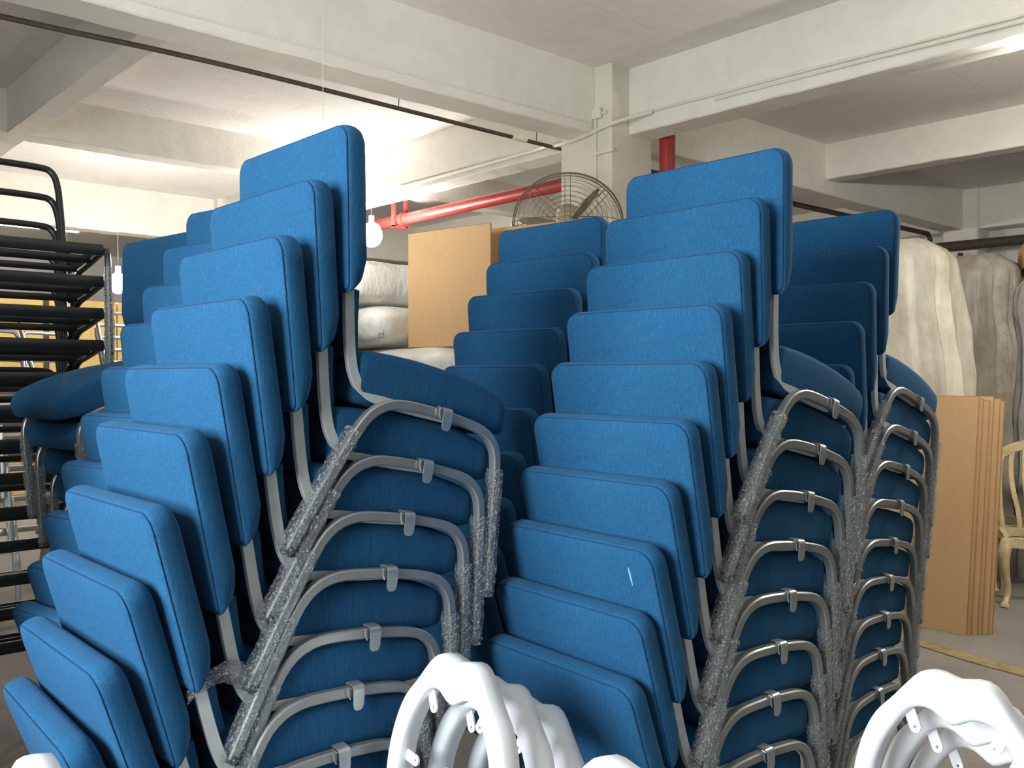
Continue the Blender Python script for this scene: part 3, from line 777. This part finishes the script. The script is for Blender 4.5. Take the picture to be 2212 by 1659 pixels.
mark_sack = pillow('foam_sack', (3.16, 4.72, 1.64), .40, .46, .125, 6, M['sack'], 'white foam sack below the topmost one beside the cardboard panel', 11, 'white foam sacks piled in the centre background')
top_sack = pillow('foam_sack', (3.13, 4.75, 1.885), .40, .44, .130, -3, M['sack'], 'topmost white foam sack beside the cardboard panel', 23, 'white foam sacks piled in the centre background')
# small pencilled box-like character on the sack
b = MB()
for (x0, z0, x1, z1) in ((-.012, 0, .012, 0), (-.012, .022, .012, .022), (-.010, .044, .010, .044), (-.012, 0, -.011, .044), (.012, 0, .011, .05), (0, .044, .004, .062)):
    b.tube([(x0, 0, z0), (x1, 0, z1)], .0016, 5)
pl_ = Matrix.Rotation(R(-6), 3, 'Z') @ (Vector((2.860, 4.246, 1.700)) - mark_sack.location)
obj('pencil_mark', b.mesh('pencil_mark', M['pencil']), mark_sack, pl_, (R(-12), 0, R(-40.2 - 6)))

def sheet(name, o0, u, h_vec, w_, h_, t_, mat, label, group, edge=None, cat='cardboard', nlay=1):
    """flat carton board: base corner o0, horizontal unit u, up vector h_vec"""
    u = Vector(u).normalized(); hv = Vector(h_vec).normalized(); n = u.cross(hv).normalized()
    b = MB(); c = .004
    pts = lambda k: [u * a + hv * z + n * k for a, z in ((0, 0), (w_, 0), (w_, h_), (0, h_))]
    r0 = b.ring(pts(0)); r1 = b.ring(pts(t_)); b.bridge(r0, r1); b.cap(r0, True); b.cap(r1)
    o = obj(name, b.mesh(name, mat, False), None, o0); tag(o, label, cat, group)
    if edge:
        bb = MB()
        for z in (0,):
            m = 14
            for (p, q) in (((0, 0), (0, h_)), ((w_, 0), (w_, h_)), ((0, 0), (w_, 0)), ((0, h_), (w_, h_))):
                P = [u * (p[0] + (q[0] - p[0]) * i / m) + hv * (p[1] + (q[1] - p[1]) * i / m) + n * (t_ * .5 + .0012 * (-1) ** i) for i in range(m + 1)]
                bb.tube(P, t_ * .32, 5)
        obj('fluted_edge', bb.mesh('fluted_edge', edge), o)
    return o
pl, pr_ = Vector((3.056, 4.247, 1.648)), Vector((3.152, 3.648, 1.648))
sheet('cardboard_panel', pl, pr_ - pl, (0, 0, 1), (pr_ - pl).length, .640, .012, M['card'], 'upright square brown cardboard panel standing on white sacks', None, M['card_edge'])
q0 = Vector((3.32, 3.95, 1.648))
sheet('cardboard_panel', q0, (.16, -.70, 0), (.05, -.10, 1), .62, .66, .012, M['card'], 'tilted brown cardboard panel just behind the upright one', None, M['card_edge'])

# ---- fan
FC = Vector((4.30, 4.215, 2.470)); FR = .362
fe = empty('wall_fan', FC); tag(fe, 'old wire-caged wall fan mounted on the column', 'fan')
hd = Vector((-FC.x, -FC.y, 0)).normalized(); to_cam = (hd * math.cos(R(33)) - Vector((0, 0, 1)) * math.sin(R(33))).normalized()
fax = to_cam; frt = Vector((0, 0, 1)).cross(fax).normalized(); fup = fax.cross(frt)
FM = Matrix((frt, fup, fax)).transposed()       # columns: right, up, axis(toward camera)
def fx(b): return b.xf(FM)
b = MB(); b.tube([(FR * math.cos(a), FR * math.sin(a), 0) for a in [2 * math.pi * i / 64 for i in range(64)]], .0055, 6, closed=True)
b.tube([((FR - .012) * math.cos(a), (FR - .012) * math.sin(a), .02) for a in [2 * math.pi * i / 64 for i in range(64)]], .0035, 6, closed=True)
obj('outer_ring', fx(b).mesh('outer_ring', M['fan_wire']), fe)
def dome(r, s): return s * .085 * math.sqrt(max(0, 1 - (r / FR) ** 2)) if s > 0 else -.11 * math.sqrt(max(0, 1 - (r / FR) ** 4))
for s, nm in ((1, 'front_guard'), (-1, 'rear_guard')):
    b = MB()
    for j in range(1, 9):
        r = FR * (.2 + .8 * j / 9)
        b.tube([(r * math.cos(a), r * math.sin(a), dome(r, s)) for a in [2 * math.pi * i / 56 for i in range(56)]], .0014, 4, closed=True)
    for j in range(8):
        for dd in (-.018, .018):
            a = 2 * math.pi * j / 8 + R(90)
            b.tube([((FR * t) * math.cos(a) - dd * math.sin(a), (FR * t) * math.sin(a) + dd * math.cos(a), dome(FR * t, s)) for t in (.12, .3, .5, .7, .85, .95, 1)], .0024, 4)
    obj(nm, fx(b).mesh(nm, M['fan_wire']), fe)
for j in range(3):
    a0 = R(52 + 120 * j); b = MB(); rings = []
    for i in range(9):
        t = i / 8; r = .05 + .27 * t; wd = (.017 + .012 * math.sin(math.pi * min(1, t * 1.05))) * (1 if t < .97 else .5); tw = R(35 - 14 * t)
        cx, cy = r * math.cos(a0), r * math.sin(a0); tx, ty = -math.sin(a0), math.cos(a0)
        p = []
        for q, th in ((-1, .002), (0, .004), (1, .002), (1, -.002), (0, -.002), (-1, -.002)):
            p.append((cx + tx * wd * q * math.cos(tw), cy + ty * wd * q * math.cos(tw), wd * q * math.sin(tw) + th))
        rings.append(b.ring(p))
    for i in range(8): b.bridge(rings[i], rings[i + 1])
    b.cap(rings[0], True); b.cap(rings[-1]); obj('blade', fx(b).mesh('blade', M['fan_blade']), fe)
b = MB(); b.tube([(0, 0, -.03), (0, 0, .02), (0, 0, .06), (0, 0, .085), (0, 0, .095)], lambda i: (.062, .062, .058, .045, .02)[i], 20); obj('hub_cap', fx(b).mesh('hub_cap', M['fan_hub']), fe)
b = MB(); b.tube([(0, 0, -.03), (0, 0, -.06), (0, 0, -.20), (0, 0, -.23)], lambda i: (.05, .075, .075, .05)[i], 18); obj('motor', fx(b).mesh('motor', M['fan_hub']), fe)
b = MB(); mpos = Vector(FM @ Vector((0, 0, -.20))); tgt = Vector((4.72, 4.45, 2.36)) - FC
b.tube([mpos, mpos + Vector((.02, .03, -.10)), tgt + Vector((-.03, 0, .0)), tgt], .018, 8); b.box(tgt.x - .02, tgt.x + .002, tgt.y - .06, tgt.y + .06, tgt.z - .12, tgt.z + .10)
obj('wall_bracket', b.mesh('wall_bracket', M['fan_blade']), fe)

# ================================================================ BACKGROUND, RIGHT
# bundle of flat cartons leaning back
names_ = ['frontmost', 'second', 'third', 'fourth', 'fifth', 'rearmost']
for i in range(6):
    o0 = Vector((5.43 + .026 * i, 2.14 - .0195 * i + .006 * (i % 2), .002)); 
    sheet('flat_carton', o0, (-.02, 1, 0), (.125, .0, 1), .74, 1.372 - .012 * (i % 3), .022, M['card'], 'flat brown carton leaning at far right, %s of its bundle' % names_[i], 'flat cartons leaning in a bundle at right', M['card_edge'])

def draped(name, loc, rz, sx, sy, h, mat, label, seed, group, lean=(0, 0), taper=.25, nfold=9, amp=.035):
    """tall wrapped load under a hanging sheet: folds deepen toward the floor"""
    b = MB(); nu, nv = 84, 34; rings = []; rnd = random.Random(seed)
    ph = [rnd.uniform(0, 6.28) for _ in range(4)]
    for i in range(nv + 1):
        t = i / nv; z = h * t; rg_ = []
        k_ = 1 - taper * t ** 1.6
        if t > .93: k_ *= 1 - .35 * ((t - .93) / .07) ** 2
        for k in range(nu):
            u = 2 * math.pi * k / nu
            def sp(c, e): return math.copysign(abs(c) ** e, c)
            x = sp(math.cos(u), .55) * sx; y = sp(math.sin(u), .55) * sy
            f = amp * (math.sin(nfold * u + ph[0] + 1.1 * math.sin(2.2 * t + ph[1])) * .6 + math.sin(nfold * 1.9 * u + ph[2] + t * 2) * .35) * (1.1 - .6 * t)
            f += .05 * mnoise.noise(Vector((x * 3, y * 3, z * 2.2 + seed))) + .02 * mnoise.noise(Vector((x * 9, y * 9, z * 5 + seed)))
            q = math.hypot(x, y); x += x / q * f; y += y / q * f
            rg_.append((x * k_ + lean[0] * t, y * k_ + lean[1] * t, z + (.03 * mnoise.noise(Vector((u * 2, seed, 0))) if i == nv else 0)))
        rings.append(b.ring(rg_))
    for i in range(nv): b.bridge(rings[i], rings[i + 1])
    b.cap(rings[0], True); b.fan(rings[-1], (lean[0], lean[1], h + .01))
    o = obj(name, b.mesh(name, mat, True, 80), None, loc, (0, 0, R(rz))); tag(o, label, 'covered load', group); return o
draped('sheeted_load', (6.55, 3.22, 0), 2, .30, .72, 2.46, M['sheet_cream'], 'tall load under a cream dust sheet right of the stacks', 3, None, (0, .0), .30, 13, .05)
draped('sheeted_load', (5.86, 3.35, 0), 2, .13, .42, 1.42, M['sack'], 'low white wrapped load in front of the cream sheet', 31, None, (0, .1), .5, 6, .03)
draped('sheeted_load', (7.55, 3.05, 0), 4, .32, .52, 2.42, M['sheet_grey'], 'tall load wrapped in dusty brown grey plastic', 8, None, (0, 0), .06, 17, .045)
draped('sheeted_load', (7.60, 2.18, 0), -4, .34, .40, 2.28, M['sheet_pale'], 'tall load wrapped in swirled pale plastic film at the right edge', 15, None, (0, 0), .05, 15, .04)
draped('sheeted_load', (7.15, 1.72, .0), 0, .12, .16, 1.75, M['sheet_pale'], 'narrow pale wrapped bundle at the right edge', 19, None, (0, 0), .2, 5, .02)
# carton lying on top of the plastic load
e = empty('carton', (7.66, 2.30, 2.29), (0, 0, R(24))); tag(e, 'brown carton lying on top of the wrapped load at right', 'box')
boxobj('carton_body', -.26, .26, -.30, .30, 0, .17, M['card'], e)
b = MB()
for s in (1, -1):
    r0 = b.ring([(-.26, s * .0, .172), (.26, s * .0, .172), (.26, s * .30, .172), (-.26, s * .30, .172)]); r1 = b.ring([(-.26, s * .002, .215), (.26, s * .002, .21), (.26, s * .30, .178), (-.26, s * .30, .178)])
    b.bridge(r0, r1); b.cap(r0, True); b.cap(r1)
obj('flap', b.mesh('flap', M['card'], False), e)

def wooden_chair(loc, yaw, label, lean_seat=0):
    e = empty('wooden_chair_frame', loc, (0, 0, R(yaw))); tag(e, label, 'chair frame', 'raw wooden chair frames at far right')
    W_ = .23
    for s in (1, -1):
        b = MB(); b.tube(smoothpath([(.22, s * W_, .43), (.255, s * (W_ + .025), .36), (.25, s * (W_ + .02), .25), (.225, s * W_, .13), (.225, s * W_, .06), (.255, s * (W_ + .015), .03), (.262, s * (W_ + .02), 0)], 2), lambda i: (.030 + .012 * math.exp(-((i - 5) / 4) ** 2)) - .0006 * min(i, 20) + (.010 if i > 22 else 0), 10)
        obj('cabriole_leg', b.mesh('cabriole_leg', M['wood']), e)
        b = MB(); b.tube(smoothpath([(-.30, s * W_ * .9, 0), (-.25, s * W_ * .92, .2), (-.22, s * W_ * .95, .43), (-.25, s * (W_ + .01), .65), (-.31, s * (W_ + .0), .88), (-.33, s * W_ * .9, .95)], 2), .019, 8)
        obj('rear_post', b.mesh('rear_post', M['wood']), e)
        b = MB(); b.box(-.22, .23, s * W_ - .016, s * W_ + .016, .385, .445); obj('side_rail', b.mesh('side_rail', M['wood'], False), e)
    b = MB(); b.box(.205, .24, -W_, W_, .38, .445); obj('front_rail', b.mesh('front_rail', M['wood'], False), e)
    b = MB(); b.box(-.235, -.205, -W_, W_, .39, .445); obj('rear_rail', b.mesh('rear_rail', M['wood'], False), e)
    b = MB(); b.sweep(smoothpath([(-.33, -W_ * .9, .945), (-.335, -W_ * .6, .99), (-.34, 0, 1.02), (-.335, W_ * .6, .99), (-.33, W_ * .9, .945)], 2), rsec(.014, .035, .01), (1, 0, 0)); obj('crest_rail', b.mesh('crest_rail', M['wood']), e)
    for q in range(5):
        y = (-2 + q) * .075
        b = MB(); b.sweep(smoothpath([(-.225, y * .75, .43), (-.235, y * .8, .55), (-.27, y * 1.05, .72), (-.315, y * 1.1, .88), (-.335, y * .95, .985)], 2), rsec(.007, .016, .004), (1, 0, 0)); obj('back_slat', b.mesh('back_slat', M['wood']), e)
    return e
wooden_chair((6.63, 2.12, 0), 205, 'raw pale wooden chair frame with cabriole legs behind the cartons')
wooden_chair((6.95, 1.62, 0), 150, 'raw pale wooden chair frame with curved slats at the right edge')
wooden_chair((7.05, 2.55, 0), 240, 'raw wooden chair frame furthest back beside the wrapped loads')
